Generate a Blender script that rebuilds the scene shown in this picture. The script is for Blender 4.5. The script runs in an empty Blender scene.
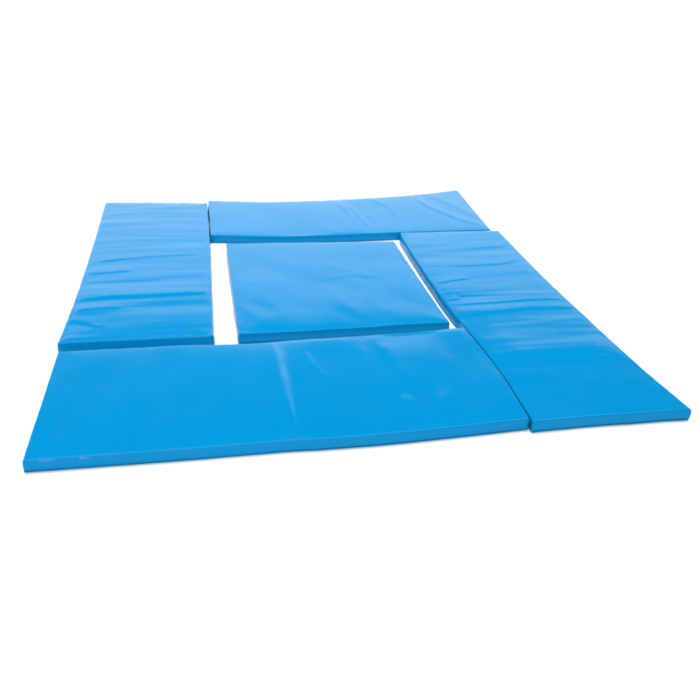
import bpy, math
import numpy as np
from mathutils import Matrix, Vector

C = bpy.context.scene
COL = C.collection

# Outlines of the top edge of every mat, in metres, measured on the floor
# (x to the right, y away from the camera, z = thickness there).
OUT = {
'front': {
  'front': [(-0.0, -0.004, 0.058), (0.277, -0.008, 0.058), (0.57, -0.013, 0.058), (0.786, -0.01, 0.058), (0.984, -0.006, 0.058), (1.189, -0.017, 0.058), (1.349, -0.022, 0.058), (1.601, -0.009, 0.058), (1.997, 0.011, 0.058)],
  'right': [(1.997, 0.011, 0.058), (2.013, 0.267, 0.058), (2.017, 0.552, 0.058), (1.997, 0.891, 0.058)],
  'back': [(-0.002, 0.899, 0.028), (0.182, 0.896, 0.028), (0.414, 0.897, 0.028), (0.676, 0.89, 0.032), (0.845, 0.86, 0.05), (1.089, 0.853, 0.058), (1.34, 0.861, 0.058), (1.648, 0.863, 0.058), (1.915, 0.889, 0.058), (1.997, 0.891, 0.058)],
  'left': [(-0.0, -0.004, 0.058), (-0.002, 0.14, 0.058), (-0.001, 0.439, 0.058), (-0.001, 0.716, 0.05), (-0.002, 0.899, 0.028)],
},
'right': {
  'front': [(2.003, -0.012, 0.058), (2.239, -0.005, 0.058), (2.487, -0.007, 0.058), (2.727, -0.011, 0.058)],
  'right': [(2.727, -0.011, 0.058), (2.712, 0.217, 0.058), (2.697, 0.397, 0.058), (2.698, 0.578, 0.058), (2.701, 0.947, 0.058), (2.693, 1.26, 0.058), (2.712, 1.945, 0.058), (2.73, 2.369, 0.058)],
  'back': [(2.023, 2.389, 0.058), (2.308, 2.384, 0.058), (2.73, 2.369, 0.058)],
  'left': [(2.003, -0.012, 0.058), (2.021, 0.266, 0.058), (2.026, 0.551, 0.058), (2.003, 0.891, 0.058), (1.993, 1.091, 0.058), (1.997, 1.485, 0.058), (2.002, 1.907, 0.058), (2.023, 2.389, 0.058)],
},
'back': {
  'front': [(0.737, 2.459, 0.058), (0.997, 2.424, 0.058), (1.214, 2.383, 0.058), (1.534, 2.387, 0.058), (1.749, 2.394, 0.058), (1.952, 2.39, 0.058), (2.026, 2.404, 0.058), (2.312, 2.399, 0.058), (2.679, 2.386, 0.058)],
  'right': [(2.679, 2.386, 0.058), (2.713, 2.85, 0.058), (2.754, 3.397, 0.058)],
  'back': [(0.737, 3.255, 0.058), (0.899, 3.224, 0.058), (1.063, 3.19, 0.058), (1.237, 3.183, 0.058), (1.663, 3.194, 0.058), (1.994, 3.228, 0.058), (2.338, 3.273, 0.058), (2.525, 3.321, 0.058), (2.754, 3.397, 0.058)],
  'left': [(0.737, 2.459, 0.058), (0.737, 3.255, 0.058)],
},
'left': {
  'front': [(-0.015, 0.946, 0.062), (0.088, 0.954, 0.062), (0.354, 0.949, 0.062), (0.674, 0.945, 0.062), (0.72, 0.941, 0.062)],
  'right': [(0.72, 0.941, 0.062), (0.723, 1.457, 0.062), (0.73, 2.214, 0.062), (0.731, 2.448, 0.062), (0.729, 3.178, 0.062)],
  'back': [(-0.013, 3.251, 0.062), (0.309, 3.23, 0.062), (0.729, 3.178, 0.062)],
  'left': [(-0.015, 0.946, 0.062), (-0.002, 1.315, 0.062), (0.002, 1.761, 0.062), (-0.002, 2.569, 0.062), (-0.013, 3.251, 0.062)],
},
'center': {
  'front': [(0.842, 0.951, 0.062), (1.024, 0.945, 0.062), (1.205, 0.941, 0.062), (1.437, 0.946, 0.062), (1.655, 0.955, 0.062), (1.937, 0.953, 0.062)],
  'right': [(1.937, 0.953, 0.062), (1.933, 1.195, 0.062), (1.933, 1.567, 0.062), (1.938, 2.212, 0.062)],
  'back': [(0.834, 2.28, 0.062), (1.312, 2.247, 0.062), (1.938, 2.212, 0.062)],
  'left': [(0.842, 0.951, 0.062), (0.839, 1.13, 0.062), (0.837, 1.544, 0.062), (0.833, 1.937, 0.062), (0.834, 2.28, 0.062)],
},

}
# Pale streak, rub spots and edge flecks on the nearest mat: line in metres, half width, strength
PALE_MARKS = [
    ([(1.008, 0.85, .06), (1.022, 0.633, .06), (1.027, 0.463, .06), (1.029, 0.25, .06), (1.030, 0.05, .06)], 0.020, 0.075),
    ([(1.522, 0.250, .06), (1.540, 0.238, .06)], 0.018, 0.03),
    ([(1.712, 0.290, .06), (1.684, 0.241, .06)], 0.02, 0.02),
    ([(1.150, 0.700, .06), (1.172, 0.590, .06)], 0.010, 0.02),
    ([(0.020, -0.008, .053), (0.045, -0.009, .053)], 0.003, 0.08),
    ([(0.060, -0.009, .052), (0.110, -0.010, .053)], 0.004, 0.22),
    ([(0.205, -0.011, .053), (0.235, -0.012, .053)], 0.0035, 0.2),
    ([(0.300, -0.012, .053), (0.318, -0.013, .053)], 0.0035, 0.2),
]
# Folds in the vinyl covers: mat, line in metres, height, width
CREASES = [
    ('left', [(0.005, 2.0), (0.186, 2.048), (0.363, 2.073), (0.72, 2.098)], 0.005, 0.022),
    ('left', [(-0.0, 2.261), (0.23, 2.275), (0.477, 2.288)], 0.002, 0.018),
    ('left', [(-0.006, 2.61), (0.272, 2.605), (0.536, 2.623)], 0.002, 0.022),
    ('left', [(0.151, 2.494), (0.474, 2.443), (0.721, 2.44)], 0.0015, 0.016),
    ('left', [(-0.003, 1.825), (0.147, 1.832), (0.287, 1.857)], 0.0035, 0.018),
    ('left', [(0.001, 1.453), (0.18, 1.472), (0.444, 1.47), (0.714, 1.481)], 0.008, 0.026),
    ('left', [(0.023, 1.321), (0.142, 1.333), (0.253, 1.332)], 0.004, 0.022),
    ('left', [(-0.003, 1.69), (0.214, 1.695), (0.464, 1.698)], 0.002, 0.018),
    ('left', [(-0.006, 1.238), (0.082, 1.157), (0.189, 1.097)], 0.0025, 0.016),
    ('left', [(-0.02, 2.938), (0.321, 2.978), (0.701, 2.922)], 0.0015, 0.025),
    ('right', [(2.009, 1.476), (2.109, 1.503), (2.241, 1.528)], 0.004, 0.014),
    ('right', [(2.127, 1.728), (2.306, 1.726), (2.507, 1.739), (2.688, 1.808)], 0.0035, 0.02),
    ('right', [(2.13, 2.011), (2.333, 2.01), (2.626, 2.057), (2.729, 2.106)], 0.002, 0.022),
    ('right', [(2.004, 1.237), (2.089, 1.248)], 0.004, 0.012),
    ('right', [(2.034, 1.166), (2.237, 1.169), (2.478, 1.183), (2.69, 1.173)], 0.005, 0.017),
    ('right', [(2.022, 1.023), (2.196, 1.054), (2.436, 1.079), (2.693, 1.062)], 0.007, 0.02),
    ('right', [(2.043, 1.289), (2.333, 1.27), (2.657, 1.248)], 0.002, 0.014),
    ('right', [(2.05, 0.589), (2.285, 0.586), (2.496, 0.587), (2.697, 0.572)], 0.014, 0.09),
    ('right', [(2.529, 0.545), (2.647, 0.468), (2.703, 0.379)], 0.0025, 0.014),
    ('back', [(1.701, 3.138), (1.753, 2.831), (1.757, 2.468)], 0.003, 0.022),
    ('back', [(1.761, 3.081), (1.814, 2.685), (1.836, 2.439)], 0.0025, 0.016),
    ('back', [(1.979, 3.196), (2.083, 2.952), (2.078, 2.615)], 0.0025, 0.024),
    ('back', [(2.325, 3.224), (2.389, 2.926), (2.529, 2.621), (2.652, 2.473)], 0.003, 0.022),
    ('back', [(2.477, 3.24), (2.589, 2.935), (2.678, 2.655)], 0.002, 0.025),
    ('center', [(0.843, 1.657), (0.92, 1.603), (1.009, 1.578)], 0.0015, 0.014),
    ('center', [(1.333, 1.573), (1.472, 1.627), (1.735, 1.591)], 0.0025, 0.014),
    ('center', [(1.378, 1.676), (1.594, 1.637), (1.697, 1.61)], 0.0015, 0.012),
    ('center', [(0.869, 1.3), (0.937, 1.127), (1.006, 1.022)], 0.0035, 0.024),
    ('center', [(1.338, 1.527), (1.432, 1.235), (1.498, 1.011)], 0.003, 0.026),
    ('center', [(1.453, 1.883), (1.581, 1.285), (1.607, 1.023)], 0.002, 0.03),
    ('front', [(1.011, 0.809), (1.022, 0.633), (1.027, 0.463), (1.029, 0.25), (1.024, 0.031)], 0.006, 0.016),
    ('front', [(1.145, 0.718), (1.175, 0.556), (1.207, 0.458)], 0.002, 0.01),
    ('front', [(1.423, 0.768), (1.396, 0.489), (1.361, 0.314)], 0.003, 0.018),
    ('front', [(1.511, 0.801), (1.542, 0.587), (1.577, 0.347), (1.605, 0.316)], 0.005, 0.03),
    ('front', [(1.798, 0.658), (1.737, 0.371), (1.639, 0.193)], 0.003, 0.028),

]

# ---------------------------------------------------------------- helpers
def smooth_line(pts, n, rng, jit=0.0):
    pts = np.array(pts, float)
    d = np.r_[0, np.cumsum(np.linalg.norm(np.diff(pts[:, :2], axis=0), axis=1))]
    t = np.linspace(0, d[-1], n)
    q = np.stack([np.interp(t, d, pts[:, k]) for k in range(3)], -1)
    base = q[0] + (q[-1] - q[0]) * (t / d[-1])[:, None]
    r = q - base                       # smooth the residual, keep the corners fixed
    w = max(3, n // 12)
    for _ in range(3):
        pad = np.r_[-r[w:0:-1], r, -r[-2:-w - 2:-1]]
        k = np.ones(2 * w + 1) / (2 * w + 1)
        r = np.stack([np.convolve(pad[:, c], k, 'valid') for c in range(3)], -1)
    q = base + r
    if jit:
        m = max(4, int(d[-1] / 0.11))
        nz = np.interp(np.linspace(0, m, n), np.arange(m + 1), rng.normal(0, jit, m + 1))
        m2 = max(6, int(d[-1] / 0.035))
        nz += np.interp(np.linspace(0, m2, n), np.arange(m2 + 1), rng.normal(0, jit * .35, m2 + 1))
        nz = np.convolve(np.r_[nz[0], nz[0], nz, nz[-1], nz[-1]], np.ones(5) / 5, 'valid')
        nz *= np.sin(np.linspace(0, math.pi, n)) ** .4
        tg = (q[-1] - q[0])[:2]; tg /= np.linalg.norm(tg)
        q[:, 0] += nz * tg[1]; q[:, 1] -= nz * tg[0]
    return q

def vnoise(x, y, sx, sy, rng):
    """smooth value noise, feature size sx by sy"""
    gx = (x - x.min()) / sx + 1; gy = (y - y.min()) / sy + 1
    g = rng.normal(0, 1, (int(gx.max()) + 3, int(gy.max()) + 3))
    i = gx.astype(int); j = gy.astype(int)
    fx = gx - i; fy = gy - j
    fx = fx * fx * (3 - 2 * fx); fy = fy * fy * (3 - 2 * fy)
    return ((g[i, j] * (1 - fx) + g[i + 1, j] * fx) * (1 - fy)
            + (g[i, j + 1] * (1 - fx) + g[i + 1, j + 1] * fx) * fy)

def fold(x, y, line, amp, wid):
    line = np.array(line, float)
    best = np.full(x.shape, 1e9); sgn = np.ones(x.shape); tt = np.zeros(x.shape)
    seg = np.linalg.norm(np.diff(line, axis=0), axis=1); tot = seg.sum(); acc = 0
    for a, b, s in zip(line[:-1], line[1:], seg):
        d = (b - a) / s
        u = (x - a[0]) * d[0] + (y - a[1]) * d[1]
        uc = np.clip(u, 0, s)
        px = a[0] + d[0] * uc; py = a[1] + d[1] * uc
        dist = np.hypot(x - px, y - py)
        m = dist < best
        best = np.where(m, dist, best)
        nrm = (x - px) * (-d[1]) + (y - py) * d[0]
        sgn = np.where(m, np.sign(nrm), sgn)
        tt = np.where(m, (acc + uc) / tot, tt)
        acc += s
    d0 = line[-1] - line[0]
    if abs(d0[0]) > abs(d0[1]):
        back = sgn * np.sign(d0[0])       # +1 on the far side of the fold
        w = np.where(back > 0, wid * (2.2 + amp * 450), wid * 1.0)
    else:
        w = np.where(sgn > 0, wid * 1.7, wid)
    prof = np.clip(np.minimum(tt, 1 - tt) * 5, 0, 1); prof = .25 + .75 * prof * prof * (3 - 2 * prof)
    g = np.exp(-(best / w) ** 2)
    if amp > .012:                     # a broad step: the cover sags back slowly behind the crease
        g = np.where(back > 0, np.clip(1 - best / .32, 0, 1), g)
    return amp * prof * g

def make_mesh(name, V, F, mat, parent=None, smooth=True):
    me = bpy.data.meshes.new(name)
    me.from_pydata([tuple(map(float, v)) for v in V], [], F)
    me.update()
    if smooth:
        me.polygons.foreach_set('use_smooth', [True] * len(me.polygons))
    me.materials.append(mat)
    o = bpy.data.objects.new(name, me)
    COL.objects.link(o)
    if parent: o.parent = parent
    return o

# ---------------------------------------------------------------- materials
def vinyl(name, base, seed, rough=0.17, spec=0.07):
    m = bpy.data.materials.new(name); m.use_nodes = True
    nt = m.node_tree; N = nt.nodes; L = nt.links
    b = N['Principled BSDF']
    tc = N.new('ShaderNodeTexCoord')
    mp = N.new('ShaderNodeMapping'); mp.inputs['Location'].default_value = (seed * 3.1, seed * 1.7, 0)
    L.new(tc.outputs['Object'], mp.inputs['Vector'])
    # very slight unevenness of the pigment
    n1 = N.new('ShaderNodeTexNoise'); n1.inputs['Scale'].default_value = 2.2; n1.inputs['Detail'].default_value = 4
    L.new(mp.outputs[0], n1.inputs['Vector'])
    mx = N.new('ShaderNodeMix'); mx.data_type = 'RGBA'
    mx.inputs[6].default_value = (*[c * .955 for c in base], 1)
    mx.inputs[7].default_value = (*[min(1, c * 1.045) for c in base], 1)
    L.new(n1.outputs['Fac'], mx.inputs[0]); L.new(mx.outputs[2], b.inputs['Base Color'])
    # gloss varies where the vinyl has been handled
    n2 = N.new('ShaderNodeTexNoise'); n2.inputs['Scale'].default_value = 5.5; n2.inputs['Detail'].default_value = 6
    n2.inputs['Roughness'].default_value = .6
    L.new(mp.outputs[0], n2.inputs['Vector'])
    mr = N.new('ShaderNodeMapRange'); mr.inputs['From Min'].default_value = .3; mr.inputs['From Max'].default_value = .7
    mr.inputs['To Min'].default_value = rough - .03; mr.inputs['To Max'].default_value = rough + .05
    L.new(n2.outputs['Fac'], mr.inputs['Value']); L.new(mr.outputs[0], b.inputs['Roughness'])
    b.inputs['Specular IOR Level'].default_value = spec
    # fine leather-like grain and soft puckers
    sc = N.new('ShaderNodeAttribute'); sc.attribute_name = 'pale_mark'
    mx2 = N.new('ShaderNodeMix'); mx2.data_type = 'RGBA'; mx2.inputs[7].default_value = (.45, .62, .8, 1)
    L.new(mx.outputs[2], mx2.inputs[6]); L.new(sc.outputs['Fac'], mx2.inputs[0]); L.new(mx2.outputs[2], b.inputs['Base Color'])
    n3 = N.new('ShaderNodeTexNoise'); n3.inputs['Scale'].default_value = 60; n3.inputs['Detail'].default_value = 1
    n4 = N.new('ShaderNodeTexNoise'); n4.inputs['Scale'].default_value = 9; n4.inputs['Detail'].default_value = 1
    L.new(mp.outputs[0], n3.inputs['Vector']); L.new(mp.outputs[0], n4.inputs['Vector'])
    b1 = N.new('ShaderNodeBump'); b1.inputs['Strength'].default_value = .12; b1.inputs['Distance'].default_value = .0001
    b2 = N.new('ShaderNodeBump'); b2.inputs['Strength'].default_value = .35; b2.inputs['Distance'].default_value = .002
    L.new(n4.outputs['Fac'], b2.inputs['Height']); L.new(n3.outputs['Fac'], b1.inputs['Height'])
    L.new(b2.outputs[0], b1.inputs['Normal']); L.new(b1.outputs[0], b.inputs['Normal'])
    return m

BLUE = (0.0001, 0.172, 0.386)
SEAM = vinyl('seam_vinyl', tuple(c * .75 for c in BLUE), 9, .35)

paper = bpy.data.materials.new('white_paper'); paper.use_nodes = True
pb = paper.node_tree.nodes['Principled BSDF']
pn = paper.node_tree.nodes.new('ShaderNodeTexNoise'); pn.inputs['Scale'].default_value = 1.5
pr = paper.node_tree.nodes.new('ShaderNodeValToRGB')
pr.color_ramp.elements[0].color = (.86, .86, .86, 1); pr.color_ramp.elements[1].color = (.9, .9, .9, 1)
paper.node_tree.links.new(pn.outputs['Fac'], pr.inputs[0]); paper.node_tree.links.new(pr.outputs[0], pb.inputs['Base Color'])
pb.inputs['Roughness'].default_value = 1; pb.inputs['Specular IOR Level'].default_value = 0

# ---------------------------------------------------------------- the white paper sweep
SW_Y, SW_R, SW_H = 5.4, 0.9, 2.5
prof = [(-7.0, 0.0), (SW_Y, 0.0)]
for k in range(1, 17):
    a = k / 16 * math.pi / 2
    prof.append((SW_Y + SW_R * math.sin(a), SW_R * (1 - math.cos(a))))
prof.append((SW_Y + SW_R, SW_H))
V = []; F = []
for x in (-9.0, 13.0):
    V += [(x, y, z) for y, z in prof]
n = len(prof)
for k in range(n - 1):
    F.append((k, n + k, n + k + 1, k + 1))
floor = make_mesh('floor', V, F, paper); floor['kind'] = 'structure'

# ---------------------------------------------------------------- the mats
def make_mat(key, label, seed, R=0.007, puff=0.004):
    rng = np.random.default_rng(seed)
    o = OUT[key]
    ln = lambda s: np.linalg.norm(np.array(o[s][0][:2]) - np.array(o[s][-1][:2]))
    nu = int(ln('front') / 0.0058); nv = int(ln('left') / 0.0058)
    fr = smooth_line(o['front'], nu, rng, .0010); bk = smooth_line(o['back'], nu, rng, .0010)
    lf = smooth_line(o['left'], nv, rng, .0006); rt = smooth_line(o['right'], nv, rng, .0006)
    u = np.linspace(0, 1, nu)[:, None, None]; v = np.linspace(0, 1, nv)[None, :, None]
    P = ((1 - v) * fr[:, None] + v * bk[:, None] + (1 - u) * lf[None] + u * rt[None]
         - (1 - u) * (1 - v) * fr[0] - u * (1 - v) * fr[-1] - (1 - u) * v * bk[0] - u * v * bk[-1])
    if key == 'front':                 # the far edge is only pressed down right at its rim
        vv = np.linspace(0, 1, nv)[None]
        s_ = np.clip((vv - 1) * ln('left') / .03 + 1, 0, 1)
        P[..., 2] = .058 + (bk[:, 2][:, None] - .058) * s_ ** 1.5
    # perimeter, counter-clockwise
    idx = ([(i, 0) for i in range(nu)] + [(nu - 1, j) for j in range(1, nv)]
           + [(i, nv - 1) for i in range(nu - 2, -1, -1)] + [(0, j) for j in range(nv - 2, 0, -1)])
    ii = np.array([a for a, b in idx]); jj = np.array([b for a, b in idx])
    outer = P[ii, jj].copy()
    # inset the grid by R so that the rounding ends on the outline
    cu = P.mean((0, 1))
    du = ln('front'); dv = ln('left')
    us = np.linspace(0, 1, nu)[:, None]; vs = np.linspace(0, 1, nv)[None]
    eu = (P[-1] - P[0]); eu /= np.linalg.norm(eu, axis=-1, keepdims=True)
    ev = (P[:, -1] - P[:, 0]); ev /= np.linalg.norm(ev, axis=-1, keepdims=True)
    P[:, :, :2] += (eu[None, :, :2] * ((1 - us) - us)[..., None] + ev[:, None, :2] * ((1 - vs) - vs)[..., None]) * R
    X, Y = P[..., 0], P[..., 1]
    # relief of the cover
    eX = np.minimum(us, 1 - us) * du; eY = np.minimum(vs, 1 - vs) * dv
    e = np.minimum(eX + 0 * eY, eY + 0 * eX)
    z = puff * (1 - np.exp(-e / .05))
    for mk, line, amp, wid in CREASES:
        if mk == key:
            z = z + FOLD_GAIN * {'center': .45, 'back': 1.9}.get(key, 1.2) * fold(X, Y, line, amp, wid)
    edge = .25 + .75 * np.clip(e / .03, 0, 1)
    if key in ('left', 'right'):
        z = z + .0014 * vnoise(X, Y, .55, .09, rng) + .0003 * vnoise(X, Y, .3, .04, rng)
    elif key == 'front':
        z = z + vnoise(X, Y, .24, .30, rng) * np.clip(Y / .6, .1, 1) * (.0010 + .0048 * np.clip((X - 1.15) / .3, 0, 1))
        z = z + .0006 * vnoise(X, Y, .10, .22, rng)
    elif key == 'back':
        z = z + .0018 * vnoise(X, Y, .30, .5, rng) + .0005 * vnoise(X + .4 * Y, Y, .09, .3, rng)
    else:
        z = z + .0020 * vnoise(X + .3 * Y, Y, .35, .3, rng) + .0006 * vnoise(X + .5 * Y, Y, .09, .15, rng)
    z = z * edge + .0005 * vnoise(X, Y, .04, .04, rng) * np.exp(-(e / .014) ** 2)   # puckers along the rim
    P[..., 2] += z
    Vt = P.reshape(-1, 3); nT = len(Vt)
    F = []
    for i in range(nu - 1):
        r0 = i * nv; r1 = r0 + nv
        F += [(r0 + j, r1 + j, r1 + j + 1, r0 + j + 1) for j in range(nv - 1)]
    top = Vt[ii * nv + jj]
    # outward direction on the perimeter
    nx = np.roll(outer, -3, 0) - np.roll(outer, 3, 0)
    out = np.stack([nx[:, 1], -nx[:, 0]], -1); out /= np.linalg.norm(out, axis=1, keepdims=True)
    m = len(idx)
    rings = [ii * nv + jj]
    Vs = [Vt]; cnt = nT
    per = np.r_[0, np.cumsum(np.linalg.norm(np.diff(outer[:, :2], axis=0), axis=1))]
    def pern(step, amp):
        k = int(per[-1] / step)
        g = rng.normal(0, amp, k); g = np.r_[g, g[0]]
        t = per / per[-1] * k; i0 = np.minimum(t.astype(int), k - 1); f = t - i0; f = f * f * (3 - 2 * f)
        return g[i0] * (1 - f) + g[i0 + 1] * f
    puck = pern(.14, .0011) + pern(.045, .0005)
    lean = .006 * ((jj == 0) & (key == 'left')) * np.clip(outer[:, 0] / .15, 0, 1) * np.clip((.71 - outer[:, 0]) / .02, 0, 1)              # how far the soft side spreads towards the floor
    if key == 'right':
        lean += .011 * ((ii == 0) & (outer[:, 1] > 0)) * np.clip((outer[:, 1] - .96) / .06, 0, 1) * np.clip((2.36 - outer[:, 1]) / .03, 0, 1)
    levels = []
    H = top[:, 2]
    for a in (20, 42, 66, 90):
        a = math.radians(a); levels.append((math.sin(a), H - R * (1 - math.cos(a)), 0))
    for q in (.8, .6, .4, .2):
        levels.append((1, (H - R) * q + .006 * (1 - q), q))
    for a in (30, 60, 90):
        a = math.radians(a); levels.append((math.cos(a) * .4 + .6, .006 * (1 - math.sin(a)) + .0006, 0))
    for s, zz, q in levels:
        pos = np.empty((m, 3))
        sink = 4 * q * (1 - q)
        pos[:, :2] = top[:, :2] + (outer[:, :2] - top[:, :2]) * s + out * (sink * (.0012 + puck) + lean * (1 - np.clip((zz - .004) / H, 0, 1) ** 2))[:, None]
        pos[:, 2] = zz
        Vs.append(pos); rings.append(np.arange(cnt, cnt + m)); cnt += m
    for a, b in zip(rings[:-1], rings[1:]):
        for k in range(m):
            k2 = (k + 1) % m
            F.append((int(a[k]), int(b[k]), int(b[k2]), int(a[k2])))
    F.append(tuple(int(k) for k in rings[-1][::-1]))
    Vall = np.concatenate(Vs)
    org = np.array([outer[:, 0].mean(), outer[:, 1].mean(), 0.0])
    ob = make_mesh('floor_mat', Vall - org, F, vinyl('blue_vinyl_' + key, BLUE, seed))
    ob.location = org
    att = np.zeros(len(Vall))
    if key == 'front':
        for line, wd, s in PALE_MARKS:
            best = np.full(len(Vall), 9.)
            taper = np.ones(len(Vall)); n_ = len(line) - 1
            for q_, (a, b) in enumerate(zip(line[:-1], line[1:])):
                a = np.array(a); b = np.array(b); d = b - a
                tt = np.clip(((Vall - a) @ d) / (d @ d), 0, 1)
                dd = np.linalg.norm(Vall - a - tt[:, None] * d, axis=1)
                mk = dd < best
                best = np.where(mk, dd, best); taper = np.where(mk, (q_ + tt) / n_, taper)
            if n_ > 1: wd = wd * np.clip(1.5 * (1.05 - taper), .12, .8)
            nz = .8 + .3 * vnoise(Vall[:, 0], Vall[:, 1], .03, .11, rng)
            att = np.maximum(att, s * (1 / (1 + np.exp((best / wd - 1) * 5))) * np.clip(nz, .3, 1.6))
    ob.data.attributes.new('pale_mark', 'FLOAT', 'POINT').data.foreach_set('value', att.astype(np.float32))
    ob['label'] = label; ob['category'] = 'mat'; ob['group'] = 'blue mats laid out in a square'
    # welded seam that runs round the lower edge of the cover
    ring = Vs[-4]                       # side ring near the floor
    SV = []; SF = []; S = 6
    step = 2
    kk = np.arange(0, m, step); mm = len(kk)
    wob = pern(.2, .0012)
    for k in kk:
        c = ring[k].copy(); c[2] = .007 + wob[k] * .6
        c[:2] += out[k] * .0002
        for s in range(S):
            a = s / S * 2 * math.pi
            SV.append((c[0] + out[k][0] * .0016 * math.cos(a), c[1] + out[k][1] * .0016 * math.cos(a), c[2] + .0022 * math.sin(a)))
    for k in range(mm):
        k2 = (k + 1) % mm
        for s in range(S):
            s2 = (s + 1) % S
            SF.append((k * S + s, k * S + s2, k2 * S + s2, k2 * S + s))
    make_mesh('seam', np.array(SV) - org, SF, SEAM, ob)
    return ob

FOLD_GAIN = 0.6
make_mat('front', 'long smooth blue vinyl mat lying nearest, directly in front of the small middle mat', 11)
make_mat('right', 'long blue vinyl mat down the right side, sharp folds across its middle', 22)
make_mat('left', 'wrinkled blue vinyl mat on the left side, cross creases along its whole length', 33)
make_mat('back', 'long pale blue vinyl mat at the far side, behind the small middle mat', 44)
make_mat('center', 'smallest blue vinyl mat, lying loose in the middle opening between the other mats', 55)

# ---------------------------------------------------------------- light
def area(name, loc, target, sx, sy, power, col=(1, 1, 1)):
    l = bpy.data.lights.new(name, 'AREA'); l.shape = 'RECTANGLE'; l.size = sx; l.size_y = sy
    l.energy = power; l.color = col
    o = bpy.data.objects.new(name, l); COL.objects.link(o)
    o.location = loc
    o.rotation_euler = (Vector(target) - Vector(loc)).to_track_quat('-Z', 'Y').to_euler()
    return o
area('overhead_softbox', (1.5, 2.2, 6.2), (1.5, 2.4, 0), 11, 4.2, 900)
area('backdrop_strip', (2.0, 3.6, 5.2), (2.0, 6.2, 1.2), 14, 0.8, 200)
area('front_softbox', (0.2, -5.2, 3.4), (1.3, 1.0, 0), 6, 2.4, 440)

w = bpy.data.worlds.new('World'); C.world = w; w.use_nodes = True
w.node_tree.nodes['Background'].inputs['Color'].default_value = (1, 1, 1, 1)
w.node_tree.nodes['Background'].inputs['Strength'].default_value = 0.03

# ---------------------------------------------------------------- camera
RIGHT = (0.98300, -0.18107, 0.03028)
UP = (0.05748, 0.46019, 0.88596)
FWD = (0.17436, 0.86916, -0.46278)
POS = (0.7240, -2.4738, 1.7543)
cd = bpy.data.cameras.new('camera'); cd.lens = 36 * 760 / 700; cd.sensor_width = 36
cd.clip_end = 200; cd.clip_start = .05
cam = bpy.data.objects.new('camera', cd); COL.objects.link(cam)
M = Matrix((RIGHT, UP, tuple(-f for f in FWD))).transposed().to_4x4(); M.translation = Vector(POS)
cam.matrix_world = M
C.camera = cam

C.view_settings.view_transform = 'Standard'; C.view_settings.look = 'None'
C.view_settings.gamma = 1; C.view_settings.exposure = 0
C.cycles.use_denoising = True
C.cycles.max_bounces = 8
